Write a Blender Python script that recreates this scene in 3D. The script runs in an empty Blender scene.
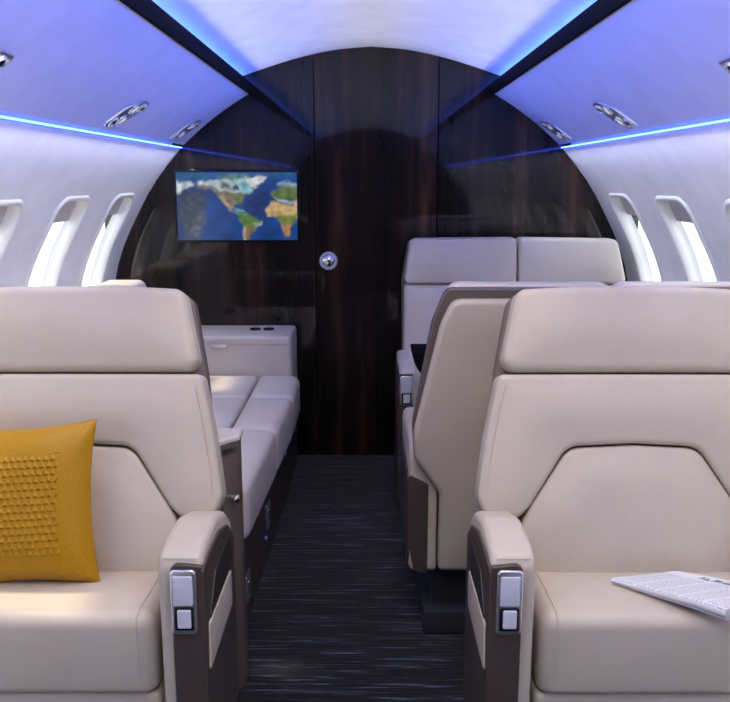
import bpy, bmesh, math, random
from mathutils import Vector, Matrix, noise
from mathutils.geometry import delaunay_2d_cdt
random.seed(7)
S = bpy.context.scene
COL = S.collection
R = math.radians
CX = .015            # centre line of the cabin
YB = 3.68            # bulkhead
YR = -1.9            # rear end of the modelled cabin

# ------------------------------------------------------------------ materials
def nmat(name):
    m = bpy.data.materials.new(name); m.use_nodes = True
    nt = m.node_tree
    return m, nt, nt.nodes['Principled BSDF']
def link(nt, a, b): nt.links.new(a, b)
def setp(b, **k):
    for n, v in k.items(): b.inputs[n.replace('_', ' ')].default_value = v
def coords(nt, scale=(1, 1, 1), rot=(0, 0, 0)):
    tc = nt.nodes.new('ShaderNodeTexCoord'); mp = nt.nodes.new('ShaderNodeMapping')
    mp.inputs['Scale'].default_value = scale; mp.inputs['Rotation'].default_value = rot
    link(nt, tc.outputs['Object'], mp.inputs['Vector'])
    return mp.outputs['Vector']
def noise_node(nt, vec, scale, detail=3, rough=.5):
    n = nt.nodes.new('ShaderNodeTexNoise')
    n.inputs['Scale'].default_value = scale; n.inputs['Detail'].default_value = detail
    n.inputs['Roughness'].default_value = rough
    link(nt, vec, n.inputs['Vector'])
    return n
def ramp(nt, fac, stops):
    r = nt.nodes.new('ShaderNodeValToRGB')
    e = r.color_ramp.elements
    while len(e) < len(stops): e.new(.5)
    for el, (p, c) in zip(e, stops):
        el.position = p; el.color = (*c, 1)
    link(nt, fac, r.inputs['Fac'])
    return r
def plain(name, col, rough=.5, metal=0, coat=0, spec=.5):
    m, nt, b = nmat(name)
    n = noise_node(nt, coords(nt), 9, 2)
    r = ramp(nt, n.outputs['Fac'], [(.3, tuple(c * .95 for c in col)), (.7, tuple(min(1, c * 1.04) for c in col))])
    link(nt, r.outputs['Color'], b.inputs['Base Color'])
    setp(b, Roughness=rough, Metallic=metal, Coat_Weight=coat, Specular_IOR_Level=spec)
    return m
def leather(name, col, rough=.42, bump=.12):
    m, nt, b = nmat(name)
    v = coords(nt)
    big = noise_node(nt, v, 5, 3)
    r = ramp(nt, big.outputs['Fac'], [(.3, tuple(c * .93 for c in col)), (.7, tuple(min(1, c * 1.05) for c in col))])
    link(nt, r.outputs['Color'], b.inputs['Base Color'])
    vo = nt.nodes.new('ShaderNodeTexVoronoi'); vo.inputs['Scale'].default_value = 420
    link(nt, v, vo.inputs['Vector'])
    wr = noise_node(nt, v, 14, 3)
    add = nt.nodes.new('ShaderNodeMath'); add.operation = 'MULTIPLY_ADD'
    add.inputs[1].default_value = 6.0
    link(nt, wr.outputs['Fac'], add.inputs[0]); link(nt, vo.outputs['Distance'], add.inputs[2])
    bp = nt.nodes.new('ShaderNodeBump'); bp.inputs['Strength'].default_value = bump; bp.inputs['Distance'].default_value = .0015
    link(nt, add.outputs['Value'], bp.inputs['Height']); link(nt, bp.outputs['Normal'], b.inputs['Normal'])
    setp(b, Roughness=rough, Specular_IOR_Level=.45)
    return m
def emit(name, col, strength):
    m, nt, b = nmat(name)
    setp(b, Base_Color=(*[c * .3 for c in col], 1), Emission_Color=(*col, 1), Emission_Strength=strength)
    return m

M = {}
M['leather'] = leather('cream_leather', (.49, .425, .335))
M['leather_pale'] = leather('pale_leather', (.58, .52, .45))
M['taupe'] = leather('taupe_leather', (.115, .09, .078), .4)
M['brown'] = plain('brown_panel', (.062, .046, .038), .38, spec=.4)
M['brown_mid'] = plain('brown_cabinet', (.115, .085, .066), .35)
M['recess'] = plain('dark_recess', (.02, .016, .014), .5)
M['seam'] = plain('dark_seam', (.05, .038, .03), .7)
M['piping'] = plain('cream_piping', (.50, .43, .35), .5)
M['liner'] = plain('cabin_liner', (.88, .87, .89), .55, spec=.3)
M['panel'] = plain('overhead_liner', (.70, .70, .74), .45, spec=.3)
M['ceiling'] = plain('ceiling_liner', (.90, .89, .90), .6, spec=.2)
M['white'] = plain('white_plastic', (.86, .86, .84), .35)
M['shade'] = plain('window_shade', (.62, .60, .56), .8)
M['chrome'] = plain('polished_chrome', (.86, .86, .88), .08, 1)
M['silver'] = plain('satin_silver', (.90, .91, .93), .30, 1)
M['black'] = plain('black_plastic', (.008, .008, .01), .25)
M['gloss_black'] = plain('gloss_black', (.006, .006, .009), .12)
M['lip'] = plain('dark_lip', (.004, .004, .007), .8, spec=.04)
M['button'] = plain('pale_button', (.60, .61, .68), .2, coat=.5)
M['lamp_glass'] = emit('lamp_lens', (1.0, .98, .95), .7)
M['navy'] = plain('navy_carpet_base', (.012, .016, .022), .9)
M['led_lower'] = emit('blue_strip_light', (.05, .115, 1.0), 13)
M['led_cove'] = emit('blue_cove_light', (.05, .15, 1.0), 13)
M['led_spot'] = emit('blue_indicator', (.05, .25, 1.0), .25)

def wood(name):
    m, nt, b = nmat(name)
    v = coords(nt, (1, 1, .055))
    warp = noise_node(nt, coords(nt, (1, 1, .3)), 3, 2)
    mix = nt.nodes.new('ShaderNodeMixRGB'); mix.blend_type = 'ADD'; mix.inputs['Fac'].default_value = .10
    link(nt, v, mix.inputs['Color1']); link(nt, warp.outputs['Color'], mix.inputs['Color2'])
    g1 = noise_node(nt, mix.outputs['Color'], 26, 6, .65)
    g2 = noise_node(nt, coords(nt, (1, 1, .01)), 7, 1)
    mul = nt.nodes.new('ShaderNodeMath'); mul.operation = 'MULTIPLY'
    link(nt, g1.outputs['Fac'], mul.inputs[0]); link(nt, g2.outputs['Fac'], mul.inputs[1])
    r = ramp(nt, mul.outputs['Value'], [(.15, (.002, .0011, .0009)), (.24, (.010, .0048, .0032)), (.32, (.036, .0165, .010)), (.44, (.085, .040, .022))])
    link(nt, r.outputs['Color'], b.inputs['Base Color'])
    setp(b, Roughness=.45, Specular_IOR_Level=.12, Coat_Weight=1.0, Coat_Roughness=.04, Coat_IOR=1.44)
    return m
M['wood'] = wood('dark_walnut')

def carpet():
    m, nt, b = nmat('streaked_carpet')
    a = noise_node(nt, coords(nt, (3.5, 85, 1)), 1, 3, .6)
    c = noise_node(nt, coords(nt, (7, 250, 1)), 1, 2, .6)
    d = noise_node(nt, coords(nt, (400, 400, 400)), 1, 1)
    s1 = nt.nodes.new('ShaderNodeMath'); s1.operation = 'MULTIPLY_ADD'; s1.inputs[1].default_value = .55
    link(nt, c.outputs['Fac'], s1.inputs[0]); link(nt, a.outputs['Fac'], s1.inputs[2])
    r = ramp(nt, s1.outputs['Value'], [(.68, (.0008, .0012, .0027)), (.79, (.0022, .0033, .0072)), (.87, (.010, .013, .024)), (.97, (.10, .105, .135))])
    link(nt, r.outputs['Color'], b.inputs['Base Color'])
    bp = nt.nodes.new('ShaderNodeBump'); bp.inputs['Strength'].default_value = .5; bp.inputs['Distance'].default_value = .004
    s2 = nt.nodes.new('ShaderNodeMath'); s2.operation = 'ADD'
    link(nt, s1.outputs['Value'], s2.inputs[0]); link(nt, d.outputs['Fac'], s2.inputs[1])
    link(nt, s2.outputs['Value'], bp.inputs['Height']); link(nt, bp.outputs['Normal'], b.inputs['Normal'])
    setp(b, Roughness=.95, Specular_IOR_Level=.15, Sheen_Weight=.15)
    return m
M['carpet'] = carpet()

def glass():
    m = bpy.data.materials.new('window_glass'); m.use_nodes = True
    nt = m.node_tree; nt.nodes.clear()
    o = nt.nodes.new('ShaderNodeOutputMaterial'); t = nt.nodes.new('ShaderNodeBsdfTransparent'); g = nt.nodes.new('ShaderNodeBsdfGlossy')
    x = nt.nodes.new('ShaderNodeMixShader'); t.inputs['Color'].default_value = (.93, .95, .95, 1)
    g.inputs['Roughness'].default_value = .02; x.inputs['Fac'].default_value = .06
    link(nt, t.outputs[0], x.inputs[1]); link(nt, g.outputs[0], x.inputs[2]); link(nt, x.outputs[0], o.inputs['Surface'])
    return m
M['glass'] = glass()

def fabric():
    m, nt, b = nmat('mustard_satin')
    v = coords(nt, (1, 1, 1))
    n = noise_node(nt, coords(nt, (300, 300, 300)), 1, 2)
    r = ramp(nt, n.outputs['Fac'], [(.3, (.34, .165, .003)), (.7, (.43, .22, .004))])
    link(nt, r.outputs['Color'], b.inputs['Base Color'])
    setp(b, Roughness=.4, Specular_IOR_Level=.25)
    return m
M['mustard'] = fabric()

def newsprint():
    m, nt, b = nmat('newsprint')
    u = nt.nodes.new('ShaderNodeUVMap')
    sep = nt.nodes.new('ShaderNodeSeparateXYZ'); link(nt, u.outputs['UV'], sep.inputs[0])
    def math_(op, a, bb):
        k = nt.nodes.new('ShaderNodeMath'); k.operation = op
        for i, q in enumerate((a, bb)):
            if hasattr(q, 'name'): link(nt, q, k.inputs[i])
            else: k.inputs[i].default_value = q
        return k.outputs[0]
    X, Y = sep.outputs['X'], sep.outputs['Y']
    # greeked lines of text: rows, broken into words by noise, columns by gutters
    rows = math_('GREATER_THAN', math_('FRACT', math_('MULTIPLY', Y, 46.), 0), .5)
    mp = nt.nodes.new('ShaderNodeMapping'); mp.inputs['Scale'].default_value = (60, 46, 1); link(nt, u.outputs['UV'], mp.inputs['Vector'])
    wn = noise_node(nt, mp.outputs['Vector'], 1, 2)
    words = math_('GREATER_THAN', wn.outputs['Fac'], .43)
    gut = math_('GREATER_THAN', math_('FRACT', math_('MULTIPLY', X, 5.), 0), .09)
    mask = math_('MULTIPLY', math_('MULTIPLY', rows, words), gut)
    mask = math_('MULTIPLY', mask, math_('LESS_THAN', Y, .76))
    # bold masthead band
    mp2 = nt.nodes.new('ShaderNodeMapping'); mp2.inputs['Scale'].default_value = (44, 7, 1); link(nt, u.outputs['UV'], mp2.inputs['Vector'])
    hn = noise_node(nt, mp2.outputs['Vector'], 1, 3)
    hm = math_('MULTIPLY', math_('GREATER_THAN', hn.outputs['Fac'], .47), math_('MULTIPLY', math_('GREATER_THAN', Y, .82), math_('LESS_THAN', Y, .93)))
    hm = math_('MULTIPLY', hm, math_('GREATER_THAN', X, .25))
    tot = math_('MAXIMUM', math_('MULTIPLY', mask, .5), math_('MULTIPLY', hm, .85))
    mix = nt.nodes.new('ShaderNodeMixRGB'); mix.inputs['Color1'].default_value = (.66, .66, .67, 1); mix.inputs['Color2'].default_value = (.06, .06, .07, 1)
    link(nt, tot, mix.inputs['Fac']); link(nt, mix.outputs['Color'], b.inputs['Base Color'])
    setp(b, Roughness=.85, Specular_IOR_Level=.1)
    return m
M['newsprint'] = newsprint()

# ------------------------------------------------------------------ building helpers
def origin(p):
    v = Vector((0, 0, 0))
    while p is not None:
        v += p.location; p = p.parent
    return v
def finish(name, bm, mat, parent=None, angle=38, smooth=True):
    bmesh.ops.recalc_face_normals(bm, faces=bm.faces[:])
    off = origin(parent)
    if off.length: bmesh.ops.translate(bm, verts=bm.verts[:], vec=-off)
    me = bpy.data.meshes.new(name); bm.to_mesh(me); bm.free()
    if smooth:
        for p in me.polygons: p.use_smooth = True
        me.set_sharp_from_angle(angle=R(angle))
    o = bpy.data.objects.new(name, me); COL.objects.link(o)
    for m in (mat if isinstance(mat, (list, tuple)) else [mat]): me.materials.append(m)
    if parent is not None: o.parent = parent
    return o
def thing(name, label, cat, loc, group=None):
    o = bpy.data.objects.new(name, None); COL.objects.link(o); o.empty_display_size = .1
    o.location = loc; o['label'] = label; o['category'] = cat
    if group: o['group'] = group
    return o
def tag(o, label, cat, group=None):
    o['label'] = label; o['category'] = cat
    if group: o['group'] = group
    return o
def struct(o):
    o['kind'] = 'structure'; return o

def area(p): return .5 * sum(p[i][0] * p[(i + 1) % len(p)][1] - p[(i + 1) % len(p)][0] * p[i][1] for i in range(len(p)))
def fillet(pts, n=7):
    """pts: (u, v, r) -> polygon (ccw) with rounded corners"""
    P = [(p[0], p[1], p[2] if len(p) > 2 else 0) for p in pts]
    if area(P) < 0: P.reverse()
    out = []
    for i, (x, y, r) in enumerate(P):
        if r <= 0: out.append((x, y)); continue
        a = Vector(P[i - 1][:2]); b = Vector((x, y)); c = Vector(P[(i + 1) % len(P)][:2])
        d1 = (a - b); d2 = (c - b); l1 = d1.length; l2 = d2.length; d1.normalize(); d2.normalize()
        ang = d1.angle(d2)
        if ang > math.pi - .02: out.append((x, y)); continue
        t = min(r / math.tan(ang / 2), l1 * .49, l2 * .49)
        rr = t * math.tan(ang / 2)
        bis = (d1 + d2).normalized(); c0 = b + bis * (rr / math.sin(ang / 2))
        p1 = b + d1 * t - c0; p2 = b + d2 * t - c0
        a1 = math.atan2(p1.y, p1.x); a2 = math.atan2(p2.y, p2.x)
        da = a2 - a1
        while da > math.pi: da -= 2 * math.pi
        while da < -math.pi: da += 2 * math.pi
        for k in range(n + 1):
            q = a1 + da * k / n
            out.append((c0.x + rr * math.cos(q), c0.y + rr * math.sin(q)))
    return out
def densify(p, step):
    out = []
    for i in range(len(p)):
        a = p[i]; b = p[(i + 1) % len(p)]
        n = max(1, int(math.hypot(b[0] - a[0], b[1] - a[1]) / step))
        for k in range(n):
            out.append((a[0] + (b[0] - a[0]) * k / n, a[1] + (b[1] - a[1]) * k / n))
    return out
def offset(p, d):
    n = len(p); out = []
    for i in range(n):
        a = Vector(p[i - 1]); b = Vector(p[i]); c = Vector(p[(i + 1) % n])
        e1 = (b - a); e2 = (c - b)
        if e1.length < 1e-9 or e2.length < 1e-9: out.append(tuple(b)); continue
        e1.normalize(); e2.normalize()
        n1 = Vector((-e1.y, e1.x)); n2 = Vector((-e2.y, e2.x))
        m = n1 + n2
        if m.length < 1e-6: m = n1
        m.normalize(); k = 1 / max(.35, m.dot(n1))
        out.append((b.x + m.x * d * k, b.y + m.y * d * k))
    return out
def pdist(q, poly):
    best = 1e9
    for i in range(len(poly)):
        ax, ay = poly[i]; bx, by = poly[(i + 1) % len(poly)]
        dx, dy = bx - ax, by - ay; L = dx * dx + dy * dy
        t = 0 if L == 0 else max(0, min(1, ((q[0] - ax) * dx + (q[1] - ay) * dy) / L))
        e = (q[0] - ax - t * dx) ** 2 + (q[1] - ay - t * dy) ** 2
        if e < best: best = e
    return math.sqrt(best)
def inside(q, poly):
    c = False; x, y = q; j = len(poly) - 1
    for i in range(len(poly)):
        xi, yi = poly[i]; xj, yj = poly[j]
        if (yi > y) != (yj > y) and x < (xj - xi) * (y - yi) / (yj - yi) + xi: c = not c
        j = i
    return c
def pad(bm, outline, t, r, mapf, crown=0, D=.09, grid=.03, rb=0, step=.025, seg=5, extra=None):
    """upholstered slab: outline extruded by t, front edge rounded by r (back edge by rb), face crowned"""
    base = densify(outline, step)
    rings = []
    if rb > 0:
        for k in range(seg):
            a = math.pi / 2 * (1 - k / seg)
            rings.append((rb * (1 - math.cos(a)), rb * (1 - math.sin(a))))
    rings.append((0, rb))
    for k in range(seg + 1):
        a = math.pi / 2 * k / seg
        rings.append((r * (1 - math.cos(a)), t - r + r * math.sin(a)))
    vr = []; last = None
    for d, h in rings:
        p = offset(base, d); last = p
        vr.append([bm.verts.new(mapf(q[0], q[1], h)) for q in p])
    n = len(base)
    for A, B in zip(vr, vr[1:]):
        for i in range(n):
            j = (i + 1) % n
            bm.faces.new((A[i], A[j], B[j], B[i]))
    bm.faces.new(list(reversed(vr[0])))
    us = [q[0] for q in last]; vs = [q[1] for q in last]
    pts = [Vector(q) for q in last]; inner = []
    u = min(us) + grid * .5
    while u < max(us):
        v = min(vs) + grid * .5
        while v < max(vs):
            if inside((u, v), last) and pdist((u, v), last) > grid * .45: inner.append(Vector((u, v)))
            v += grid
        u += grid
    res = delaunay_2d_cdt(pts + inner, [(i, (i + 1) % n) for i in range(n)], [], 1, 1e-7)
    vo, fo, orig = res[0], res[2], res[3]
    mp = []
    for k, q in enumerate(vo):
        ids = [z for z in orig[k] if z < n]
        if ids: mp.append(vr[-1][ids[0]]); continue
        d = pdist(q, last); s = min(1, d / D); h = t + crown * (1 - (1 - s) ** 2)
        if extra: h += extra(q[0], q[1], d)
        mp.append(bm.verts.new(mapf(q[0], q[1], h)))
    for f in fo:
        vv = [mp[i] for i in f]
        if len(set(vv)) == len(vv):
            try: bm.faces.new(vv)
            except ValueError: pass
    return bm
def tube(bm, pts, r, n=8, closed=False):
    P = [Vector(p) for p in pts]; rings = []
    for i, p in enumerate(P):
        a = P[i - 1] if (i > 0 or closed) else P[i]; b = P[(i + 1) % len(P)] if (i < len(P) - 1 or closed) else P[i]
        d = (b - a).normalized()
        up = Vector((0, 0, 1)) if abs(d.z) < .9 else Vector((1, 0, 0))
        x = d.cross(up).normalized(); y = d.cross(x).normalized()
        rings.append([bm.verts.new(p + (x * math.cos(2 * math.pi * k / n) + y * math.sin(2 * math.pi * k / n)) * r) for k in range(n)])
    m = len(rings)
    for i in range(m if closed else m - 1):
        A, B = rings[i], rings[(i + 1) % m]
        for k in range(n):
            bm.faces.new((A[k], A[(k + 1) % n], B[(k + 1) % n], B[k]))
    if not closed:
        bm.faces.new(rings[0]); bm.faces.new(list(reversed(rings[-1])))
    return bm
def box(bm, x0, x1, y0, y1, z0, z1, bev=0, seg=3):
    q = bmesh.ops.create_cube(bm, size=1)
    vs = q['verts']
    for v in vs:
        v.co = Vector(((x0 + x1) / 2 + v.co.x * (x1 - x0), (y0 + y1) / 2 + v.co.y * (y1 - y0), (z0 + z1) / 2 + v.co.z * (z1 - z0)))
    if bev:
        es = list({e for v in vs for e in v.link_edges})
        bmesh.ops.bevel(bm, geom=es, offset=bev, segments=seg, affect='EDGES', profile=.5)
    return bm
def lathe(bm, prof, mat4, n=24):
    """prof (r, h) turned about local z, placed by mat4"""
    rings = []
    for r, h in prof:
        rings.append([bm.verts.new(mat4 @ Vector((r * math.cos(2 * math.pi * k / n), r * math.sin(2 * math.pi * k / n), h))) for k in range(n)])
    for A, B in zip(rings, rings[1:]):
        for k in range(n): bm.faces.new((A[k], A[(k + 1) % n], B[(k + 1) % n], B[k]))
    bm.faces.new(rings[0]); bm.faces.new(list(reversed(rings[-1])))
    return bm
def NB(): return bmesh.new()
def rrect(u0, u1, v0, v1, r): return fillet([(u0, v0, r), (u1, v0, r), (u1, v1, r), (u0, v1, r)])
def spline(pts, n=8):
    out = []
    for i in range(len(pts) - 1):
        p0 = pts[max(0, i - 1)]; p1 = pts[i]; p2 = pts[i + 1]; p3 = pts[min(len(pts) - 1, i + 2)]
        for k in range(n):
            t = k / n
            out.append(tuple(.5 * (2 * b + (c - a) * t + (2 * a - 5 * b + 4 * c - d) * t * t + (3 * b - a - 3 * c + d) * t ** 3) for a, b, c, d in zip(p0, p1, p2, p3)))
    out.append(tuple(pts[-1])); return out

# ------------------------------------------------------------------ the cabin shell
# sidewall profile (half width, height), floor to strip light
SIDE = spline([(1.00, 0), (1.085, .18), (1.15, .42), (1.172, .62), (1.157, .81), (1.11, .97), (1.04, 1.11), (.968, 1.235), (.900, 1.325), (.836, 1.400)], 6)
SL = [0]
for a, b in zip(SIDE, SIDE[1:]): SL.append(SL[-1] + math.hypot(b[0] - a[0], b[1] - a[1]))
def side_pt(s):
    s = max(0, min(SL[-1], s))
    for i in range(len(SL) - 1):
        if s <= SL[i + 1] + 1e-9:
            t = (s - SL[i]) / (SL[i + 1] - SL[i])
            a, b = SIDE[i], SIDE[i + 1]
            w = a[0] + (b[0] - a[0]) * t; z = a[1] + (b[1] - a[1]) * t
            return w, z
def side_s(z):
    for i in range(len(SIDE) - 1):
        if SIDE[i][1] <= z <= SIDE[i + 1][1]:
            t = (z - SIDE[i][1]) / (SIDE[i + 1][1] - SIDE[i][1]); return SL[i] + (SL[i + 1] - SL[i]) * t
def side_n(s):      # outward normal in (w, z)
    a = side_pt(s - .02); b = side_pt(s + .02)
    d = Vector((b[0] - a[0], b[1] - a[1])).normalized()
    return d.y, -d.x
WS0, WS1 = side_s(.80), side_s(1.205)
WYS = [3.335, 2.775, 2.215, 1.655, 1.095, .535, -.025, -.585, -1.145]
WHALF = .135
def win_outline(yc, k=1.0, grow=0):
    return rrect(yc - WHALF * k - grow, yc + WHALF * k + grow, WS0 - grow + (1 - k) * .1, WS1 + grow - (1 - k) * .1, .062 * k + grow * .5)

def make_wall(side, name):
    bm = NB()
    pts = []; edges = []; holes = []
    def addloop(L):
        i0 = len(pts)
        pts.extend(Vector(q) for q in L)
        edges.extend((i0 + i, i0 + (i + 1) % len(L)) for i in range(len(L)))
    Y0, Y1 = YR, YB
    addloop(densify([(Y0, 0), (Y1, 0), (Y1, SL[-1]), (Y0, SL[-1])], .08))
    for yc in WYS:
        h = win_outline(yc); holes.append(h); addloop(densify(h, .04))
    y = Y0 + .05
    while y < Y1 - .02:
        for k in range(1, 24):
            s = SL[-1] * k / 24
            if all(not (abs(y - yc) < WHALF + .02 and WS0 - .03 < s < WS1 + .03) for yc in WYS): pts.append(Vector((y, s)))
        y += .09
    res = delaunay_2d_cdt(pts, edges, [], 0, 1e-6)
    vs = []
    for q in res[0]:
        w, z = side_pt(q[1]); vs.append(bm.verts.new((CX + side * w, q[0], z)))
    for f in res[2]:
        c = (sum(res[0][i][0] for i in f) / 3, sum(res[0][i][1] for i in f) / 3)
        if any(abs(c[0] - yc) < WHALF + .01 and inside(c, h) for yc, h in zip(WYS, holes)): continue
        bm.faces.new([vs[i] for i in f])
    # upper return behind the overhead panel, up to the crown
    back = [(.836, 1.40), (.868, 1.412), (.868, 1.44), (.74, 1.60), (.60, 1.69)]
    prev = None
    for w, z in back:
        cur = [bm.verts.new((CX + side * w, yy, z)) for yy in (Y0, Y1)]
        if prev: bm.faces.new((prev[0], prev[1], cur[1], cur[0]))
        prev = cur
    return struct(finish(name, bm, M['liner'], angle=60))
make_wall(-1, 'wall_left'); make_wall(1, 'wall_right')

wn = 0
for side in (-1, 1):
    for yc in WYS:
        wn += 1
        def W(y, s, d):
            w, z = side_pt(s); nw, nz = side_n(s)
            return Vector((CX + side * (w + nw * d), y, z + nz * d))
        root = bpy.data.objects.new('window_%d' % wn, None); COL.objects.link(root)
        root.location = W(yc, (WS0 + WS1) / 2, 0); struct(root)
        bm = NB(); loops = []
        for k, g, d in ((1, .016, .002), (1, .012, -.006), (1, .004, -.008), (1, -.004, -.002), (.97, 0, .018), (.95, 0, .040), (.93, 0, .043)):
            L = densify(win_outline(yc, 1, 0), .03)
            cy, cs = yc, (WS0 + WS1) / 2
            out = []
            for (y, s) in L:
                gx = (abs(y - cy) + g) * k * (1 if y > cy else -1); 
                gs = (abs(s - cs) + g) * (1 - (1 - k) * .6) * (1 if s > cs else -1)
                out.append(bm.verts.new(W(cy + gx, cs + gs, d)))
            loops.append(out)
        n = len(loops[0])
        for A, B in zip(loops, loops[1:]):
            for i in range(n): bm.faces.new((A[i], A[(i + 1) % n], B[(i + 1) % n], B[i]))
        finish('frame', bm, M['white'], root, 70)
        L = win_outline(yc, .95)
        bm = NB(); bm.faces.new([bm.verts.new(W(y, s, .040)) for y, s in L])
        finish('pane', bm, M['glass'], root, smooth=False)
        # part-drawn shade at the head of the opening
        bm = NB(); sh = WS1 - .105
        c0, c1 = yc - WHALF * .945, yc + WHALF * .945
        pad(bm, fillet([(c0, sh, .004), (c1, sh, .004), (c1, WS1 - .008, .05), (c0, WS1 - .008, .05)]), .006, .002, lambda u, v, h: W(u, v, .036 - h), rb=.001)
        finish('shade', bm, M['shade'], root)

# floor, ceiling, bulkheads
bm = NB(); box(bm, CX - 1.03, CX + 1.03, YR, YB + .05, -.03, 0); struct(finish('floor', bm, M['carpet'], smooth=False))
bm = NB()
half = spline([(.60, 1.69), (.52, 1.716), (.42, 1.748), (.30, 1.782), (.15, 1.812), (0, 1.824)], 5)
cp = [(-w, z) for w, z in half] + [(w, z) for w, z in reversed(half)][1:]
prev = None
for w, z in cp:
    cur = [bm.verts.new((CX + w, yy, z)) for yy in (YR, YB)]
    if prev: bm.faces.new((prev[0], prev[1], cur[1], cur[0]))
    prev = cur
struct(finish('ceiling', bm, M['ceiling'], angle=60))
bm = NB()
DL, DRt = -.234, .306         # door seams
for a, b in ((CX - 1.185, DL - .003), (DRt + .003, CX + 1.185)):
    box(bm, a, b, YB + .002, YB + .04, -.03, 2.0)
struct(finish('wall_front', bm, M['wood'], smooth=False))
bm = NB(); box(bm, CX - 1.18, CX + 1.18, YB + .045, YB + .06, -.03, 2.0); struct(finish('trim_1', bm, M['black'], smooth=False))
door = bpy.data.objects.new('door_1', None); COL.objects.link(door); door.location = ((DL + DRt) / 2, YB, 0); struct(door)
bm = NB(); box(bm, DL + .003, DRt - .003, YB + .002, YB + .038, 0, 1.9, .0015, 1); finish('door_leaf', bm, M['wood'], door, smooth=False)
bm = NB(); mh = Matrix.Translation((-.176, YB, .914)) @ Matrix.Rotation(R(90), 4, 'X')
lathe(bm, [(.041, -.002), (.041, .004), (.038, .008), (.030, .008), (.028, .005), (.026, .003)], mh, 32)
dh = finish('door_handle', bm, M['button'], door); dh['label'] = 'round chrome door handle'
bm = NB(); lathe(bm, [(.026, .002), (.025, .006), (.016, .012), (.006, .014), (.001, .014)], mh, 24); finish('handle_knob', bm, M['chrome'], dh)
bm = NB(); box(bm, CX - 1.3, CX + 1.3, YR - .03, YR, -.03, 2.0); struct(finish('wall_back', bm, M['wood'], smooth=False))

# overhead panels, lips, strip lights
P0, P1 = (.818, 1.418), (.519, 1.636)     # lower / inner edge of an overhead panel
def PAN(side, y, t, h=0):
    w = P0[0] + (P1[0] - P0[0]) * t; z = P0[1] + (P1[1] - P0[1]) * t
    n = Vector((-(P0[1] - P1[1]), (P0[0] - P1[0])))   # (w,z) perpendicular
    L = math.hypot(P1[0] - P0[0], P1[1] - P0[1]); nw, nz = -(P1[1] - P0[1]) / L, (P1[0] - P0[0]) / L
    bow = .012 * 4 * t * (1 - t)
    return Vector((CX + side * (w + nw * (h - bow)), y, z + nz * (h - bow)))
for side, word in ((-1, 'left'), (1, 'right')):
    bm = NB(); rows = []
    N = 10
    prof = [(k / N, 0) for k in range(N + 1)] + [(1.0, -.018)] + [(k / N, -.018) for k in range(N - 1, -1, -1)]
    for t, h in prof: rows.append([bm.verts.new(PAN(side, yy, t, h)) for yy in (YR, YB)])
    for i in range(len(rows)):
        a, b = rows[i], rows[(i + 1) % len(rows)]
        bm.faces.new((a[0], a[1], b[1], b[0]))
    for e in (0, 1): bm.faces.new([q[e] for q in rows])
    tag(finish('overhead_panel', bm, M['panel'], angle=40), 'long sloping %s overhead panel washed in blue light' % word, 'overhead panel')
    bm = NB(); box(bm, CX + side * .517 - .007, CX + side * .517 + .007, YR, YB - .001, 1.627, 1.674, .003, 2)
    struct(finish('trim_%d' % (2 if side < 0 else 3), bm, M['lip']))
    bm = NB(); tube(bm, [(CX + side * .828, YR, 1.4065), (CX + side * .828, YB - .002, 1.4065)], .0030, 10)
    tag(finish('strip_light', bm, M['led_lower']), 'thin glowing blue strip light along foot of %s overhead panel' % word, 'strip light')
    bm = NB(); tube(bm, [(CX + side * .556, YR, 1.684), (CX + side * .556, YB - .002, 1.684)], .006, 10)
    tag(finish('cove_light', bm, M['led_cove']), 'blue cove light behind dark lip on %s side of ceiling' % word, 'strip light')

# reading light clusters
LROW = {-1: [(1.60, 'nearest reading light cluster on left overhead panel, cut by photo edge'), (2.617, 'middle reading light cluster on left overhead panel'), (3.45, 'small reading light cluster on left overhead panel beside the bulkhead')],
        1: [(1.69, 'nearest reading light cluster on right overhead panel, cut by photo edge'), (2.665, 'middle reading light cluster on right overhead panel'), (3.49, 'small reading light cluster on right overhead panel beside the bulkhead')]}
PL = math.hypot(P1[0] - P0[0], P1[1] - P0[1])
for side in (-1, 1):
    for yc, lab in LROW[side]:
        tc = .215
        ca, sa = math.cos(R(25)), math.sin(R(25))
        def Q(u, v, h, ca=ca, sa=sa, yc=yc, side=side):
            y = yc + (u * ca - v * sa); t = tc + (u * sa + v * ca) / PL
            return PAN(side, y, t, h)
        root = thing('reading_light', lab, 'reading light', Q(0, 0, 0), 'reading light clusters')
        bm = NB()
        pad(bm, fillet([(-.116, -.014, .01), (-.05, -.048, .03), (.04, -.044, .03), (.116, .014, .01), (.05, .048, .03), (-.04, .044, .03)]), .007, .004, Q, grid=.04, seg=3)
        finish('bezel', bm, M['silver'], root)
        for k, (u, v, r, nm) in enumerate(((-.068, -.010, .021, 'air_nozzle'), (-.014, -.022, .022, 'lamp'), (.014, .022, .022, 'lamp'), (.068, .010, .020, 'air_nozzle'))):
            c = Q(u, v, .0075); nrm = (Q(u, v, .02) - Q(u, v, .0)).normalized()
            m4 = Matrix.Translation(c) @ nrm.to_track_quat('Z', 'Y').to_matrix().to_4x4()
            bm = NB(); lathe(bm, [(r, -.003), (r, .002), (r * .88, .0045), (r * .72, .001)], m4, 20)
            ring = finish(nm, bm, M['silver'], root)
            bm = NB()
            if nm == 'lamp': lathe(bm, [(r * .71, .0), (r * .5, .002), (r * .1, .003)], m4, 16); finish('lens', bm, M['lamp_glass'], ring)
            else: lathe(bm, [(r * .71, .0), (r * .4, .004), (r * .2, .005)], m4, 16); finish('spout', bm, M['black'], ring)

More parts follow.
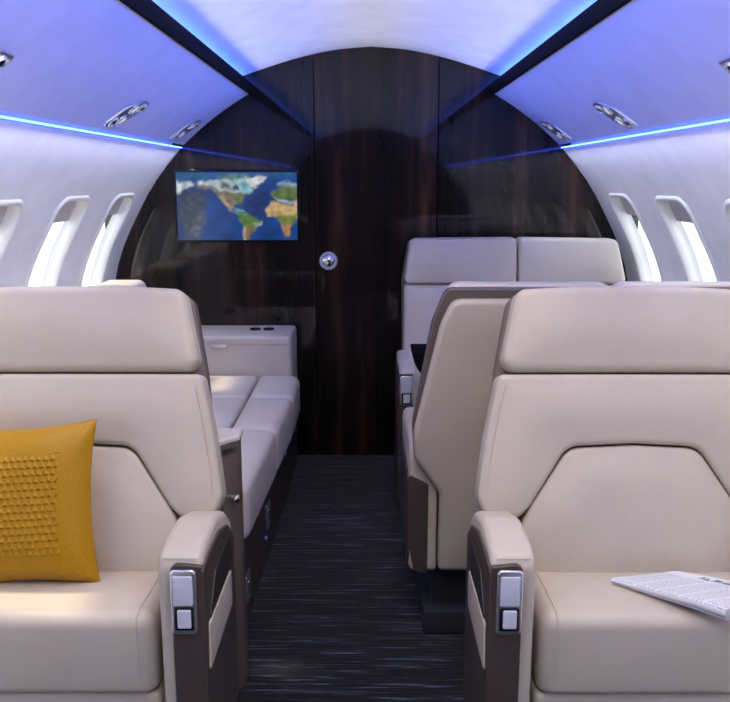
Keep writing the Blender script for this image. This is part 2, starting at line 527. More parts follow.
# ------------------------------------------------------------------ television
tv = thing('television', 'flat television showing a world map on the dark wood bulkhead', 'television', (-.577, YB, 1.155))
TX0, TX1, TZ0, TZ1 = -.840, -.311, 1.008, 1.302
bm = NB(); pad(bm, rrect(TX0 - .012, TX1 + .012, TZ0 - .012, TZ1 + .012, .006), .018, .003, lambda u, v, h: Vector((u, YB - h, v)), grid=.1)
finish('bezel', bm, M['gloss_black'], tv)
NW, NH = 192, 104
def poly(*c): return [((x - 8) / 680, (y - 48) / 370) for x, y in c]
OCEAN = (.006, .052, .23)
MAP = [ # polygon, colour, softness
 (poly((8, 48), (690, 48), (690, 75), (400, 70), (8, 92)), (.02, .13, .30), .03),
 (poly((8, 175), (60, 150), (185, 135), (175, 230), (140, 330), (120, 418), (40, 418), (8, 300)), (.055, .075, .125), .06),
 (poly((90, 330), (150, 260), (160, 300), (120, 410), (90, 400)), (.13, .15, .20), .05),
 (poly((390, 170), (520, 130), (545, 190), (505, 260), (520, 300), (480, 310), (400, 262), (370, 225)), (.006, .030, .16), .08),
 (poly((8, 95), (112, 106), (100, 122), (50, 145), (8, 168)), (.62, .70, .74), .02),
 (poly((130, 98), (300, 92), (300, 128), (236, 130), (180, 122), (132, 118)), (.66, .74, .78), .02),
 (poly((120, 122), (180, 114), (235, 132), (262, 176), (248, 185), (200, 135), (130, 140)), (.20, .19, .15), .015),
 (poly((232, 95), (310, 82), (400, 84), (432, 150), (372, 170), (250, 160)), (.50, .64, .68), .02),
 (poly((255, 110), (300, 105), (330, 140), (262, 138)), (.10, .12, .10), .03),
 (poly((325, 120), (355, 118), (362, 142), (330, 145)), (.015, .08, .16), .012),
 (poly((345, 86), (420, 92), (432, 150), (380, 160), (362, 120)), (.22, .52, .60), .025),
 (poly((398, 78), (515, 68), (500, 100), (452, 138), (424, 118)), (.80, .82, .80), .015),
 (poly((250, 72), (380, 58), (420, 70), (300, 88)), (.16, .30, .22), .03),
 (poly((248, 150), (392, 164), (372, 214), (332, 226), (318, 240), (300, 246), (254, 190)), (.22, .19, .12), .012),
 (poly((320, 180), (390, 168), (368, 216), (330, 222)), (.13, .20, .08), .03),
 (poly((252, 175), (272, 170), (318, 240), (306, 256), (262, 205)), (.42, .33, .22), .012),
 (poly((300, 244), (330, 262), (356, 268), (352, 278), (318, 268)), (.16, .26, .16), .01),
 (poly((325, 244), (385, 252), (392, 262), (330, 258)), (.20, .50, .58), .012),
 (poly((345, 268), (402, 270), (490, 318), (470, 336), (440, 360), (404, 418), (380, 418), (386, 350), (364, 310)), (.10, .22, .05), .012),
 (poly((384, 350), (450, 345), (410, 410), (382, 418)), (.28, .19, .09), .02),
 (poly((380, 340), (392, 350), (390, 418), (378, 418)), (.55, .42, .36), .01),
 (poly((440, 325), (490, 316), (484, 332), (448, 346)), (.35, .45, .42), .012),
 (poly((536, 166), (600, 124), (690, 118), (690, 205), (604, 198), (560, 190)), (.13, .20, .05), .015),
 (poly((580, 108), (640, 98), (690, 110), (690, 124), (610, 124)), (.35, .50, .56), .02),
 (poly((560, 190), (610, 196), (655, 210), (650, 228), (590, 208)), (.45, .55, .62), .012),
 (poly((510, 258), (546, 206), (640, 226), (690, 240), (690, 298), (652, 300), (560, 290), (520, 284)), (.64, .45, .20), .012),
 (poly((560, 284), (690, 280), (672, 320), (652, 345), (600, 330)), (.20, .25, .05), .02),
 (poly((596, 326), (655, 332), (642, 398), (616, 404), (602, 366)), (.45, .24, .12), .012),
 (poly((654, 206), (690, 200), (690, 262), (668, 250)), (.55, .42, .28), .015)]
bm = NB(); lay = bm.loops.layers.color.new('map') if False else bm.verts.layers.float_color.new('map')
gv = []
for j in range(NH + 1):
    row = []
    for i in range(NW + 1):
        x, y = i / NW, j / NH
        q = (x + .014 * noise.noise(Vector((x * 14, y * 9, 2))) + .009 * noise.noise(Vector((x * 40, y * 24, 3))), y + .026 * noise.noise(Vector((x * 14, y * 9, 7))) + .018 * noise.noise(Vector((x * 40, y * 24, 9))))
        f = .55 + .75 * noise.noise(Vector((x * 5, y * 4, 1))) * .5 + .5
        c = [k * (.7 + .5 * (noise.noise(Vector((x * 6, y * 5, 11))) + .5)) for k in OCEAN]
        for pl, colr, soft in MAP:
            pp = (q[0], q[1] * .545); pq = [(a, b * .545) for a, b in pl]
            d = pdist(pp, pq); d = d if inside(pp, pq) else -d
            w = max(0, min(1, d / (soft * 1.5) + .5))
            if w > 0:
                k = .8 + .45 * noise.noise(Vector((x * 22, y * 14, 5)))
                c = [a * (1 - w) + b * k * w for a, b in zip(c, colr)]
        v = bm.verts.new((TX0 + (TX1 - TX0) * x, YB - .0192, TZ1 - (TZ1 - TZ0) * y)); v[lay] = (*c, 1)
        row.append(v)
    gv.append(row)
for j in range(NH):
    for i in range(NW): bm.faces.new((gv[j][i], gv[j + 1][i], gv[j + 1][i + 1], gv[j][i + 1]))
m, nt, b = nmat('map_screen')
at = nt.nodes.new('ShaderNodeAttribute'); at.attribute_name = 'map'
link(nt, at.outputs['Color'], b.inputs['Emission Color']); setp(b, Emission_Strength=.9, Base_Color=(.01, .01, .01, 1), Roughness=.15)
finish('screen', bm, m, tv, smooth=False)

# ------------------------------------------------------------------ armchairs
def control_panel(parent, x0, x1, z0, z1, y, mapdir=-1):
    """metal framed panel on a face looking towards -y"""
    F = lambda u, v, h: Vector((u, y - h, v))
    bm = NB(); pad(bm, rrect(x0, x1, z0, z1, .009), .006, .003, F, grid=.05, seg=3)
    f = finish('control_panel', bm, M['silver'], parent); f['label'] = 'chrome framed seat control panel'
    w = x1 - x0; hgt = z1 - z0; zm = z0 + hgt * .45
    bm = NB(); pad(bm, rrect(x0 + w * .12, x1 - w * .12, zm + .001, z1 - hgt * .085, .004), .0045, .002, lambda u, v, h: F(u, v, h + .004), grid=.05, seg=3); finish('display', bm, M['button'], f)
    bm = NB(); pad(bm, rrect(x0 + w * .12, x1 - w * .12, z0 + hgt * .075, zm - .001, .004), .004, .002, lambda u, v, h: F(u, v, h + .004), grid=.05, seg=3); finish('button_surround', bm, M['black'], f)
    bm = NB(); pad(bm, rrect(x0 + w * .25, x1 - w * .22, z0 + hgt * .125, zm - hgt * .045, .003), .004, .0015, lambda u, v, h: F(u, v, h + .0075), grid=.05, seg=3); finish('button', bm, M['button'], f)

def armrest(chair, xo, xi, detail):
    """xo: outer face x, xi: inner face x"""
    sg = 1 if xi > xo else -1
    prof = [(1.400, .09, .002), (1.400, .586, .035), (1.47, .598, .1), (1.57, .597, .1), (1.67, .568, .06), (1.735, .52, .04), (1.735, .09, .002)]
    bm = NB()
    T = abs(xi - xo)
    pad(bm, fillet(prof), T, .016, lambda u, v, h: Vector((xi - sg * h, u, v)), grid=.06, rb=.016)
    a = finish('armrest', bm, M['leather'], chair)
    bm = NB(); q0, q1 = xo + sg * .010, xi - sg * .012
    tube(bm, [(q0, 1.4075, .5835), ((q0 + q1) / 2, 1.4065, .5835), (q1, 1.4075, .5835)], .0012, 6)
    finish('piping', bm, M['piping'], a)
    # brown inlay on the front face
    bm = NB()
    e0, e1 = sorted((xo - sg * .0015, xo + sg * .058))
    if sg > 0: pl = [(e0, .09, 0), (e1, .09, 0), (e1, .579, .016), (e0, .573, .004)]
    else: pl = [(e0, .09, 0), (e1, .09, 0), (e1, .573, .004), (e0, .579, .016)]
    pad(bm, fillet(pl), .010, .003, lambda u, v, h: Vector((u, 1.403 - h, v)), grid=.06)
    finish('front_inlay', bm, M['brown'], a)
    # brown side panel
    bm = NB()
    side = [(1.3935, .09, 0), (1.3935, .566, .006), (1.46, .571, .08), (1.57, .568, .08), (1.66, .540, .06), (1.725, .49, .03), (1.725, .09, 0)]
    pad(bm, fillet(side), .010, .003, lambda u, v, h: Vector((xo + sg * .005 - sg * h, u, v)), grid=.06)
    finish('side_panel', bm, M['brown'], a)
    if detail:
        bm = NB(); pad(bm, fillet([(1.425, .445, .006), (1.69, .445, .006), (1.66, .515, .03), (1.50, .515, .03)]), .004, .001, lambda u, v, h: Vector((xo - sg * .003 - sg * h, u, v)), grid=.06)
        finish('grip_recess', bm, M['recess'], a)
        bm = NB(); pad(bm, fillet([(1.41, .350, .008), (1.665, .35, .008), (1.665, .432, .008), (1.42, .445, .008)]), .004, .003, lambda u, v, h: Vector((xo - sg * .004 - sg * h, u, v)), grid=.06)
        q = finish('leather_inset', bm, M['leather'], a)
    return a

def armchair(cx, aisle, label):
    """aisle = +1 when the aisle lies on the +x side"""
    ch = thing('armchair', label, 'armchair', (cx, 1.58, 0), 'front armchairs')
    dv = Vector((0, .2875, .958)); dn = Vector((0, -.958, .2875))
    O = Vector((cx, 1.62, .43))
    def B(u, v, h, thick=.055): 
        c = .10 * (u * u)           # slight wrap of the back
        return O + Vector((u, 0, 0)) + dv * v + dn * (h - thick - c + .004)
    # headrest
    bm = NB(); pad(bm, fillet([(-.284, .446, .032), (.284, .446, .032), (.244, .632, .03), (.12, .638, .2), (-.12, .638, .2), (-.244, .632, .03)]), .075, .022, lambda u, v, h: B(u, v, h, .07), crown=.010, D=.08)
    finish('headrest', bm, M['leather'], ch)
    # main backrest around the lumbar panel
    up = [(-.288, .442, .017), (-.318, .30, .1), (-.338, .175, .06), (-.322, .135, .03), (-.252, .128, .03), (-.225, .155, .03), (-.142, .285, .05), (0, .292, .2), (.142, .285, .05), (.225, .155, .03), (.252, .128, .03), (.322, .135, .03), (.338, .175, .06), (.318, .30, .1), (.288, .442, .017)]
    bm = NB(); pad(bm, fillet(up), .062, .014, B, crown=.010, D=.07)
    finish('backrest', bm, M['leather'], ch)
    lum = [(-.25, -.03, .01), (.25, -.03, .01), (.252, .10, .02), (.222, .158, .03), (.140, .281, .05), (0, .288, .2), (-.140, .281, .05), (-.222, .158, .03), (-.252, .10, .02)]
    bm = NB(); pad(bm, fillet(lum), .056, .010, B, crown=.016, D=.09)
    finish('lumbar_panel', bm, M['leather'], ch)
    # stitching lines down the outer edges of the back
    for s in (-1, 1):
        bm = NB(); tube(bm, [B(s * (w - .016), v, .0635) for w, v in ((.292, .415), (.3035, .37), (.318, .30), (.331, .22), (.333, .18))], .0013, 6)
        finish('piping', bm, M['piping'], ch)
    # rear shell
    bm = NB(); pad(bm, fillet([(-.29, -.1, .02), (.29, -.1, .02), (.320, .17, .05), (.287, .45, .1), (.254, .627, .035), (-.254, .627, .035), (-.287, .45, .1), (-.320, .17, .05)]), .055, .004, lambda u, v, h: B(u, v, h - .056, .055), rb=.02)
    finish('back_shell', bm, M['taupe'], ch)
    # seat cushion
    def Cu(u, v, h):
        k = (v - 1.415) / .25
        z = .292 + h * (1 - .10 * max(0, k))
        return Vector((cx + u, v, z))
    bm = NB(); pad(bm, rrect(-.247, .247, 1.412, 1.655, .032), .172, .031, Cu, crown=.012, D=.10, rb=.02, seg=7)
    cu = finish('seat_cushion', bm, M['leather'], ch)
    for s in (-1, 1):
        bm = NB(); pts = []
        for k in range(9):
            a = math.pi / 2 * k / 8
            pts.append(Cu(s * .214, 1.412 + .031 * (1 - math.sin(a)), .172 - .031 + .031 * math.cos(a)))
        pts = [Cu(s * .214, 1.64 - .19 * k / 8, .1725 + .0005) for k in range(8)] + pts + [Cu(s * .214, 1.412, .03)]
        tube(bm, pts, .0020, 6)
        finish('piping', bm, M['piping'], cu)
    # base
    bm = NB(); box(bm, cx - .25, cx + .25, 1.425, 1.70, .06, .290, .012); finish('base', bm, M['leather'], ch)
    bm = NB(); box(bm, cx - .20, cx + .20, 1.47, 1.70, 0, .062); finish('pedestal', bm, M['black'], ch)
    for s in (-1, 1):
        armrest(ch, cx + s * .346, cx + s * .262, s == aisle)
    s = aisle
    x0, x1 = sorted((cx + s * .3365, cx + s * .2885))
    control_panel(ch, x0, x1, .438, .568, 1.394)
    return ch
chR = armchair(.575, -1, 'cream leather armchair on the right of the aisle with newspaper on seat')
chL = armchair(-.653, 1, 'cream leather armchair on the left of the aisle holding yellow cushion')

# yellow cushion
def pillow():
    bm = NB(); N = 220; HS = .168
    c = Vector((-.722, 1.588, .614))
    dv = Vector((0, .2875, .958)); dn = Vector((0, -.958, .2875)); ux = Vector((1, 0, 0))
    rot = R(3)
    def surf(a, b, f):
        # a, b in -1..1
        pin = 1 - .10 * (1 - b * b) ; pin2 = 1 - .085 * (1 - a * a)
        u = a * HS * pin; v = b * HS * pin2
        th = .058 * max(0, (1 - a ** 4)) ** .6 * max(0, (1 - b ** 4)) ** .6
        h = f * th
        if f > 0 and abs(a) < .66 and abs(b) < .66:
            px, py = .0135, .0145
            r_ = math.floor((v + 1) / py); uu = (u + 1) / px + .5 * (r_ % 2)
            fu = uu - math.floor(uu); fv = (v + 1) / py - r_
            d_ = min(fv - .06, ((1 - fv) * .5 - abs(fu - .5)) * .9)
            h += 0.0052 * max(0, min(1, d_ / .24))
        h += .003 * noise.noise(Vector((a * 2.2, b * 2.2, f)))
        uu, vv = u * math.cos(rot) - v * math.sin(rot), u * math.sin(rot) + v * math.cos(rot)
        return c + ux * uu + dv * vv + dn * h
    for f in (1, -1):
        n = N if f > 0 else 30
        g = [[bm.verts.new(surf(-1 + 2 * i / n, -1 + 2 * j / n, f)) for i in range(n + 1)] for j in range(n + 1)]
        for j in range(n):
            for i in range(n): bm.faces.new((g[j][i], g[j][i + 1], g[j + 1][i + 1], g[j + 1][i]))
    # edge seam
    o = finish('cushion', bm, M['mustard'], angle=50)
    return tag(o, 'mustard yellow square cushion with raised triangle pattern on left armchair', 'cushion')
pillow()

# newspaper
def newspaper():
    A, D_, Ee, Bq = Vector((.492, 1.533)), Vector((.650, 1.582)), Vector((.842, 1.452)), Vector((.655, 1.374))
    def seatz(y): return .292 + .172 * (1 - .10 * max(0, (y - 1.415) / .25)) + .0125
    root = thing('newspaper', 'folded newspaper lying across the right armchair seat', 'newspaper', ((A.x + Ee.x) / 2, (A.y + Ee.y) / 2, .475))
    # a stack of folded sheets: layers wrapped round the fold edge A-B
    n1, n2 = 24, 16
    for layer, (z0, z1, nm) in enumerate(((.0, .011, 'inner_sheets'), (.0015, .026, 'front_sheet'))):
        bm = NB(); uv = bm.loops.layers.uv.new('UVMap')
        def pt(s, t, top):
            a = A.lerp(Bq, s); b = D_.lerp(Ee, s)
            t2 = t if nm == 'front_sheet' else .03 + t * .96
            p = a.lerp(b, t2)
            zz = seatz(p.y)
            thick = z1 * (1 - .45 * t) * (.45 + .55 * s) + .004 * noise.noise(Vector((s * 3, t * 3, 1))) * t
            fold = 1 - (1 - min(1, t / .06)) ** 2 if nm == 'front_sheet' else 1
            mid = (z0 + thick) / 2
            lo = z0; hi = max(thick, z0 + .003)
            if nm == 'front_sheet': lo = hi - .0025 if t > .08 else lo + 0 
            z = (hi if top else lo)
            if nm == 'front_sheet' and t < .06:
                z = mid + ((hi - mid) if top else (lo - mid)) * math.sqrt(max(0, 1 - (1 - t / .06) ** 2))
            return Vector((p.x, p.y, zz + z))
        sides = []
        for top in (1, 0):
            sides.append([[bm.verts.new(pt(i / n1, (j / n2) ** 1.6, top)) for i in range(n1 + 1)] for j in range(n2 + 1)])
        def quad(vs, uvs):
            f = bm.faces.new(vs)
            for l, q in zip(f.loops, uvs): l[uv].uv = q
        for k, g in enumerate(sides):
            for j in range(n2):
                for i in range(n1):
                    U = lambda i, j: (1 - (i / n1) * .0 - .0 if False else i / n1, (j / n2) ** 1.6)
                    quad((g[j][i], g[j][i + 1], g[j + 1][i + 1], g[j + 1][i]), (U(i, j), U(i + 1, j), U(i + 1, j + 1), U(i, j + 1)))
        a, b = sides
        border = [(0, i) for i in range(n1)] + [(j, n1) for j in range(n2)] + [(n2, i) for i in range(n1, 0, -1)] + [(j, 0) for j in range(n2, 0, -1)]
        for k in range(len(border)):
            p, q = border[k], border[(k + 1) % len(border)]
            quad((a[p[0]][p[1]], a[q[0]][q[1]], b[q[0]][q[1]], b[p[0]][p[1]]), ((0, .78),) * 4)
        bmesh.ops.remove_doubles(bm, verts=bm.verts[:], dist=1e-5)
        finish(nm, bm, M['newsprint'], root, 50)
newspaper()

# ------------------------------------------------------------------ double seat facing forward (its back to the camera)
sf = thing('double_seat', 'cream double seat facing away, its tall back shell behind the right armchair', 'double seat', (.62, 2.3, 0))
def SH(u, v, h): return Vector((u, 2.135 - .095 * (v - .2) / .8 - h, v))
XR = 1.075
bm = NB()
pad(bm, fillet([(.195, .20, .01), (.193, .43, .03), (.124, .54, .03), (.118, .64, .1), (.163, .914, .15), (.196, 1.004, .03), (1.045, 1.004, .03), (1.08, .914, .1), (1.10, .62, .1), (1.07, .20, .01)]), .035, .006, lambda u, v, h: SH(u, v, h - .035), rb=.004)
finish('back_shell', bm, M['taupe'], sf)
bm = NB()
pad(bm, fillet([(.194, .202, .018), (.194, .44, .05), (.124, .545, .05), (.121, .62, .1), (.1835, .914, .15), (.212, .978, .035), (1.03, .978, .03), (1.06, .914, .1), (1.085, .62, .1), (1.06, .202, .018)]), .028, .016, SH, crown=.008, D=.12)
finish('back_panel', bm, M['leather'], sf)
for a, b in ((.205, .626), (.632, 1.045)):
    bm = NB(); pad(bm, rrect(a, b, .80, 1.011, .032), .085, .03, lambda u, v, h: SH(u, v, -.037 - h), rb=.012, crown=.008); finish('headrest', bm, M['leather_pale'], sf)
    bm = NB(); pad(bm, rrect(a - .01, b + .005, .42, .80, .032), .075, .03, lambda u, v, h: SH(u, v, -.037 - h), rb=.012, crown=.012); finish('backrest', bm, M['leather'], sf)
    bm = NB(); pad(bm, rrect(a - .005, b, 2.20, 2.60, .048), .17, .045, lambda u, v, h: Vector((u, v, .28 + h)), rb=.02, crown=.012); finish('seat_cushion', bm, M['leather'], sf)
def side_arm(root, xo, xi, y0, y1, ztop, front_neg):
    sg = 1 if xi > xo else -1
    bm = NB()
    pr = [(y0, .2, .022), (y0, ztop, .05), (y1, ztop - .02, .06), (y1, .2, .03)]
    pad(bm, fillet(pr), abs(xi - xo), .02, lambda u, v, h: Vector((xi - sg * h, u, v)), grid=.08, rb=.01)
    a = finish('armrest', bm, M['leather'], root)
    bm = NB(); pad(bm, fillet([(y0 + .012, .215, .03), (y1 - .03, .215, .03), (y1 - .03, ztop - .11, .03), (y0 + .012, ztop - .10, .02)]), .008, .003, lambda u, v, h: Vector((xo + sg * .003 - sg * h, u, v)), grid=.08)
    finish('side_panel', bm, M['brown'], a)
    return a
aw = side_arm(sf, .113, .19, 2.105, 2.585, .575, True)
bm = NB(); pad(bm, fillet([(.109, .30, .02), (.128, .205, .02), (.165, .203, .004), (.165, .462, .012), (.109, .490, .008)]), .007, .003, lambda u, v, h: Vector((u, 2.107 - h, v)), grid=.05)
finish('rear_inlay', bm, M['brown'], aw)
side_arm(sf, 1.10, 1.05, 2.17, 2.585, .565, True)
bm = NB(); box(bm, .185, .98, 2.17, 2.56, .06, .285, .01); finish('base', bm, M['navy'], sf)
bm = NB(); box(bm, .158, .98, 2.125, 2.56, 0, .072, .006); finish('plinth', bm, M['navy'], sf)

# ------------------------------------------------------------------ double seat by the bulkhead, facing the camera
ff = thing('double_seat', 'cream double seat facing the camera beside the wood bulkhead', 'double seat', (.62, 3.2, 0))
def FB(u, v, h): return Vector((u, 3.32 + .16 * (v - .45) - h, v))
for k, (a, b, ta, tb) in enumerate(((.152, .618, .178, .619), (.624, 1.075, .624, 1.035))):
    if k == 0: o = [(a, .846, .02), (b, .846, .019), (tb, 1.034, .019), (ta, 1.030, .03)]
    else: o = [(a, .846, .019), (b, .846, .02), (tb, 1.028, .03), (ta, 1.034, .019)]
    bm = NB(); pad(bm, fillet(o), .10, .018, lambda u, v, h: FB(u, v, h - .10), crown=.008, rb=.015); finish('headrest', bm, M['leather_pale'], ff)
    o = [(a - .006, .42, .02), (b, .42, .019), (b, .842, .019), (a + .002, .842, .019)] if k == 0 else [(a, .42, .019), (b + .01, .42, .02), (b, .842, .019), (a, .842, .019)]
    bm = NB(); pad(bm, fillet(o), .10, .018, lambda u, v, h: FB(u, v, h - .10), crown=.012, rb=.015); finish('backrest', bm, M['leather_pale'], ff)
    bm = NB(); pad(bm, rrect(a + (.03 if k == 0 else 0), b - (.03 if k else 0), 2.93, 3.34, .048), .17, .045, lambda u, v, h: Vector((u, v, .28 + h)), rb=.02, crown=.012); finish('seat_cushion', bm, M['leather_pale'], ff)
bm = NB(); pad(bm, fillet([(.145, .05, .01), (.98, .05, .01), (1.075, .40, .02), (1.08, .85, .02), (1.04, 1.02, .03), (.172, 1.02, .03), (.145, .85, .02)]), .05, .01, lambda u, v, h: FB(u, v, h - .155), rb=.01); finish('back_shell', bm, M['taupe'], ff)
def far_arm(xo, xi, zb):
    sg = 1 if xi > xo else -1
    bm = NB(); pad(bm, fillet([(2.945, zb, .016), (2.945, .582, .03), (3.05, .593, .1), (3.30, .59, .03), (3.30, zb, .016)]), abs(xi - xo), .014, lambda u, v, h: Vector((xi - sg * h, u, v)), grid=.08, rb=.012)
    a = finish('armrest', bm, M['leather_pale'], ff)
    e0, e1 = sorted((xo - sg * .002, xo + sg * .05))
    bm = NB(); pad(bm, fillet([(e0, zb, 0), (e1, zb, 0), (e1, .568, .008), (e0, .568, .004)]), .008, .002, lambda u, v, h: Vector((u, 2.948 - h, v)), grid=.06); finish('front_inlay', bm, M['brown'], a)
    bm = NB(); pad(bm, fillet([(2.942, zb, 0), (2.942, .556, .006), (3.10, .562, .05), (3.29, .55, .02), (3.29, zb, 0)]), .008, .002, lambda u, v, h: Vector((xo + sg * .004 - sg * h, u, v)), grid=.08); finish('side_panel', bm, M['brown'], a)
far_arm(.118, .178, .06); far_arm(1.105, 1.055, .26)
control_panel(ff, .119, .167, .445, .562, 2.942)
bm = NB(); box(bm, .19, .98, 2.96, 3.34, .05, .285, .01); finish('base', bm, M['brown'], ff)
bm = NB(); box(bm, .22, .97, 3.0, 3.34, 0, .052); finish('plinth', bm, M['navy'], ff)

# dark table between the two double seats
tb = thing('table', 'black table with curved end between the two double seats', 'table', (.6, 2.75, 0))
bm = NB()
prof = spline([(.150, .704), (.152, .684), (.161, .658), (.176, .634), (.20, .616), (.27, .60)], 6) + [(1.08, .60), (1.08, .704)]
pad(bm, fillet([(x, z, 0) for x, z in prof]), .15, .006, lambda u, v, h: Vector((u, 2.84 - h, v)), grid=.1, rb=.006); finish('tabletop', bm, M['lip'], tb)
bm = NB(); box(bm, .92, .98, 2.72, 2.80, 0, .605, .005); finish('support', bm, M['gloss_black'], tb)

# ------------------------------------------------------------------ divan, console and cabinet on the left
dv_ = thing('divan', 'long cream divan along the left wall behind the left armchair', 'divan', (-.7, 2.7, 0))
def edge(y): return -.325 + .040 * min(1, (y - 2.08) / .9)
SEAM = -.464
ys = [2.078, 2.62, 3.03, 3.385]
for k in range(3):
    y0, y1 = ys[k] + .0015, ys[k + 1] - .0015
    re = .05 if k == 0 else .034
    rf = .05 if k == 2 else .034
    bm = NB(); pad(bm, fillet([(SEAM + .002, y0, .034), (edge(y0), y0, re), (edge(y1), y1, rf), (SEAM + .002, y1, .034)]), .170, .032, lambda u, v, h: Vector((u, v, .292 + h)), crown=.010, D=.07, rb=.03)
    finish('seat_cushion', bm, M['leather_pale'], dv_)
    bm = NB(); pad(bm, fillet([(-.86, y0, .022), (SEAM - .002, y0, .022), (SEAM - .002, y1, .022), (-.86, y1, .022)]), .170, .02, lambda u, v, h: Vector((u, v, .290 + h)), crown=.008, D=.09, rb=.02)
    finish('seat_cushion', bm, M['leather_pale'], dv_)
    bm = NB(); pad(bm, fillet([(y0, .465, .032), (y1, .465, .032), (y1, .868, .035), (y0, .868, .035)]), .16, .03, lambda u, v, h: Vector((-1.04 + h - .08 * (v - .44), u, v)), crown=.012, rb=.02)
    finish('backrest', bm, M['leather_pale'], dv_)
bm = NB()
vb = [bm.verts.new((x, y, z)) for x, y, z in ((-.965, 2.10, 0), (-.352, 2.10, 0), (-.325, 3.385, 0), (-.965, 3.385, 0), (-1.05, 2.10, .29), (-.352, 2.10, .29), (-.325, 3.385, .29), (-1.05, 3.385, .29))]
for f in ((0, 1, 2, 3), (4, 5, 6, 7), (0, 1, 5, 4), (1, 2, 6, 5), (2, 3, 7, 6), (3, 0, 4, 7)): bm.faces.new([vb[i] for i in f])
db = finish('base', bm, M['brown'], dv_, smooth=False)
def base_x(y): return -.352 + .027 * (y - 2.10) / 1.285
for y, z, hw, hh in ((2.19, .115, .032, .042), (2.62, .155, .035, .042)):
    bm = NB(); pad(bm, rrect(y - hw, y + hw, z - hh, z + hh, .004), .006, .002, lambda u, v, h: Vector((base_x(u) + h, u, v)), grid=.05, seg=3)
    p = finish('latch_plate', bm, M['silver'], dv_)
    bm = NB(); pad(bm, rrect(y - hw * .4, y + hw * .4, z - hh * .5, z + hh * .5, .003), .003, .001, lambda u, v, h: Vector((base_x(u) + .0055 + h, u, v)), grid=.05, seg=2); finish('latch', bm, M['chrome'], p)
for y, z in ((2.14, .262), (2.56, .095), (3.12, .20)):
    bm = NB(); lathe(bm, [(.006, -.001), (.006, .004), (.003, .006)], Matrix.Translation((base_x(y), y, z)) @ Matrix.Rotation(R(90), 4, 'Y'), 12); finish('indicator_light', bm, M['led_spot'], dv_)

cs = thing('side_console', 'low cream console at far end of divan below the television', 'console', (-.67, 3.53, 0))
bm = NB(); box(bm, -1.03, -.324, 3.392, 3.676, .30, .624, .016, 4); cb = finish('body', bm, M['leather_pale'], cs)
bm = NB(); box(bm, -.965, -.330, 3.40, 3.676, 0, .298); finish('base', bm, M['brown'], cs, smooth=False)
bm = NB(); tube(bm, [(-1.0, 3.3915, .590), (-.338, 3.3915, .590)], .0016, 6); finish('seam', bm, M['piping'], cb)
bm = NB(); box(bm, -.665, -.598, 3.384, 3.394, .577, .589, .003, 2); finish('handle', bm, M['silver'], cs)
for x in (-.495, -.436):
    bm = NB(); lathe(bm, [(.024, -.002), (.024, .005), (.021, .007), (.016, .003)], Matrix.Translation((x, 3.55, .624)), 24); finish('cup_holder', bm, M['black'], cs)

cab = thing('side_cabinet', 'narrow brown cabinet with cream top between left armchair and divan', 'cabinet', (-.66, 1.98, 0))
pl = [(-.955, 1.842), (-.345, 1.842), (-.313, 1.885), (-.313, 1.935), (-.955, 1.935)]
bm = NB(); pad(bm, pl, .655, .004, lambda u, v, h: Vector((u, v, h)), grid=.15); cbody = finish('body', bm, M['brown_mid'], cab)
bm = NB(); pad(bm, fillet([(-1.004, 1.836, .004), (-.348, 1.836, .01), (-.307, 1.884, .008), (-.307, 1.94, .008), (-1.004, 1.94, .004)]), .015, .006, lambda u, v, h: Vector((u, v, .656 + h)), grid=.15, rb=.004); finish('top', bm, M['leather_pale'], cab)
F2 = lambda u, v, h: Vector((u - .8 * h, 1.842 + .043 * (u + .345) / .032 - .6 * h, v))
bm = NB(); pad(bm, rrect(-.344, -.316, .628, .645, .004), .002, .0008, F2, grid=.06, seg=2); finish('slot', bm, M['recess'], cab)
bm = NB(); lathe(bm, [(.007, -.001), (.007, .010), (.010, .013), (.010, .020), (.006, .023)], Matrix.Translation((-.328, 1.865, .52)) @ Matrix.Rotation(R(53), 4, 'Z') @ Matrix.Rotation(R(90), 4, 'X'), 16); finish('latch', bm, M['chrome'], cab)

# ------------------------------------------------------------------ light
w = bpy.data.worlds.new('daylight'); S.world = w; w.use_nodes = True
bg = w.node_tree.nodes['Background']; bg.inputs['Color'].default_value = (.93, .97, 1.0, 1); bg.inputs['Strength'].default_value = 2.2
def lamp(kind, name, loc, energy, col, **k):
    l = bpy.data.lights.new(name, kind); l.energy = energy; l.color = col
    o = bpy.data.objects.new(name, l); COL.objects.link(o); o.location = loc
    for a, b in k.items(): setattr(l, a, b)
    return o
def aim(o, d): o.rotation_euler = Vector(d).to_track_quat('-Z', 'Y').to_euler()
for side in (-1, 1):
    for yc in WYS:
        sm = (WS0 + WS1) / 2; ww, z = side_pt(sm); nw, nz = side_n(sm)
        o = lamp('AREA', 'daylight_portal', (CX + side * (ww + nw * .10), yc, z + nz * .10), 1, (1, 1, 1), shape='RECTANGLE', size=.30, size_y=.46)
        d = Vector((-side * nw, 0, -nz)); o.rotation_euler = d.to_track_quat('-Z', 'X').to_euler()
        o.data.shape = 'SQUARE'; o.data.size = .48
        o.data.cycles.is_portal = True
sun = lamp('SUN', 'sun', (-4, 3, 5), 5, (1.0, .84, .60), angle=R(5)); aim(sun, (.42, -.10, -.55))
c1 = lamp('AREA', 'ceiling_fill', (CX, 1.1, 1.78), 13, (1.0, .89, .74), shape='RECTANGLE', size=.6, size_y=1.3, spread=R(162)); aim(c1, (0, 0, -1))  # added fill lamp out of view over the armchairs, no fixture modelled
c2 = lamp('AREA', 'ceiling_fill', (CX, -.8, 1.74), 5.5, (1.0, .90, .76), shape='RECTANGLE', size=.55, size_y=1.2, spread=R(162)); aim(c2, (0, 0, -1))  # second added fill, behind the camera
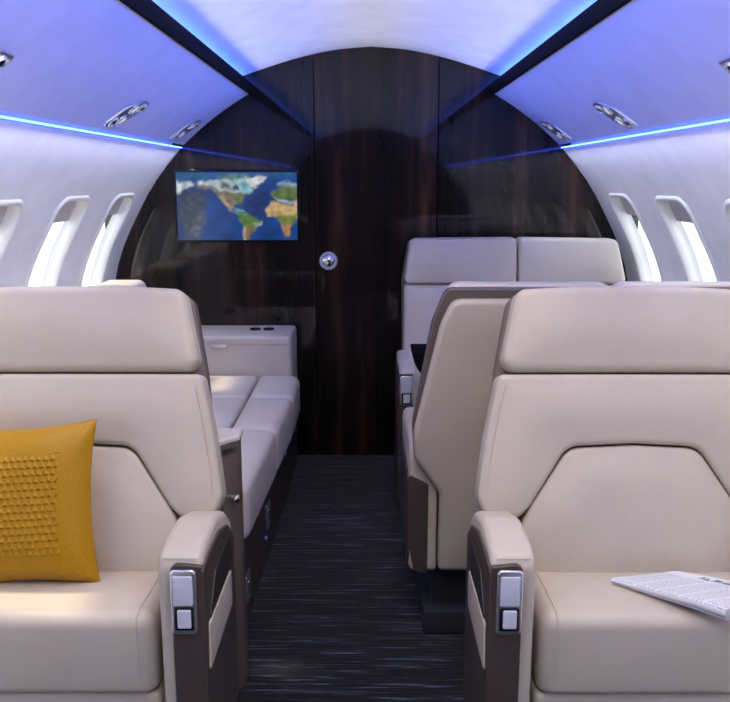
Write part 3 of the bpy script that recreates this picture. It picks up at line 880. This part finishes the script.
for side in (-1, 1):     # lamps added along the strip lights, tinting the opposite overhead panel blue
    o = lamp('AREA', 'panel_blue_fill', (CX + side * .815, (YR + YB) / 2, 1.408), 12, (.03, .11, 1.0), shape='RECTANGLE', size=.006, size_y=YB - YR - .02, spread=R(34))
    o2 = lamp('AREA', 'cove_white_fill', (CX + side * .542, (YR + YB) / 2, 1.674), 4.5, (.92, .93, 1.0), shape='RECTANGLE', size=.010, size_y=YB - YR - .02, spread=R(60))  # added white lamp hidden in the cove, brightens ceiling and sidewalls
    d = Vector((-side, 0, .27)).normalized()
    o2.rotation_euler = Matrix((Vector((0, 1, 0)).cross(-d), Vector((0, 1, 0)), -d)).transposed().to_euler()
    o3 = lamp('AREA', 'sidewall_fill', (CX + side * .800, (YR + YB) / 2, 1.402), 8, (.86, .90, 1.0), shape='RECTANGLE', size=.008, size_y=YB - YR - .02, spread=R(120))  # added pale lamp without a fixture, lifts the sidewall below the strip
    d = Vector((side * .30, 0, -1)).normalized()
    o3.rotation_euler = Matrix((Vector((0, 1, 0)).cross(-d), Vector((0, 1, 0)), -d)).transposed().to_euler()
    d = Vector((-side, 0, .19)).normalized()
    o.rotation_euler = Matrix((Vector((0, 1, 0)).cross(-d), Vector((0, 1, 0)), -d)).transposed().to_euler()

# ------------------------------------------------------------------ camera
cam = bpy.data.cameras.new('camera'); co = bpy.data.objects.new('camera', cam); COL.objects.link(co)
co.location = (0, 0, 1.27); co.rotation_euler = (R(90 - 11.8), 0, R(.2))
cam.sensor_fit = 'HORIZONTAL'; cam.sensor_width = 36; cam.lens = 36 * 820 / 730; cam.clip_start = .02
S.camera = co
vs = S.view_settings; S.display_settings.display_device = 'sRGB'
vs.view_transform = 'Standard'; vs.look = 'None'; vs.gamma = 1; vs.exposure = 0; vs.use_curve_mapping = False
S.cycles.max_bounces = 8; S.cycles.diffuse_bounces = 5; S.cycles.glossy_bounces = 4; S.cycles.transparent_max_bounces = 8
S.cycles.caustics_reflective = False; S.cycles.caustics_refractive = False
S.cycles.sample_clamp_indirect = 6
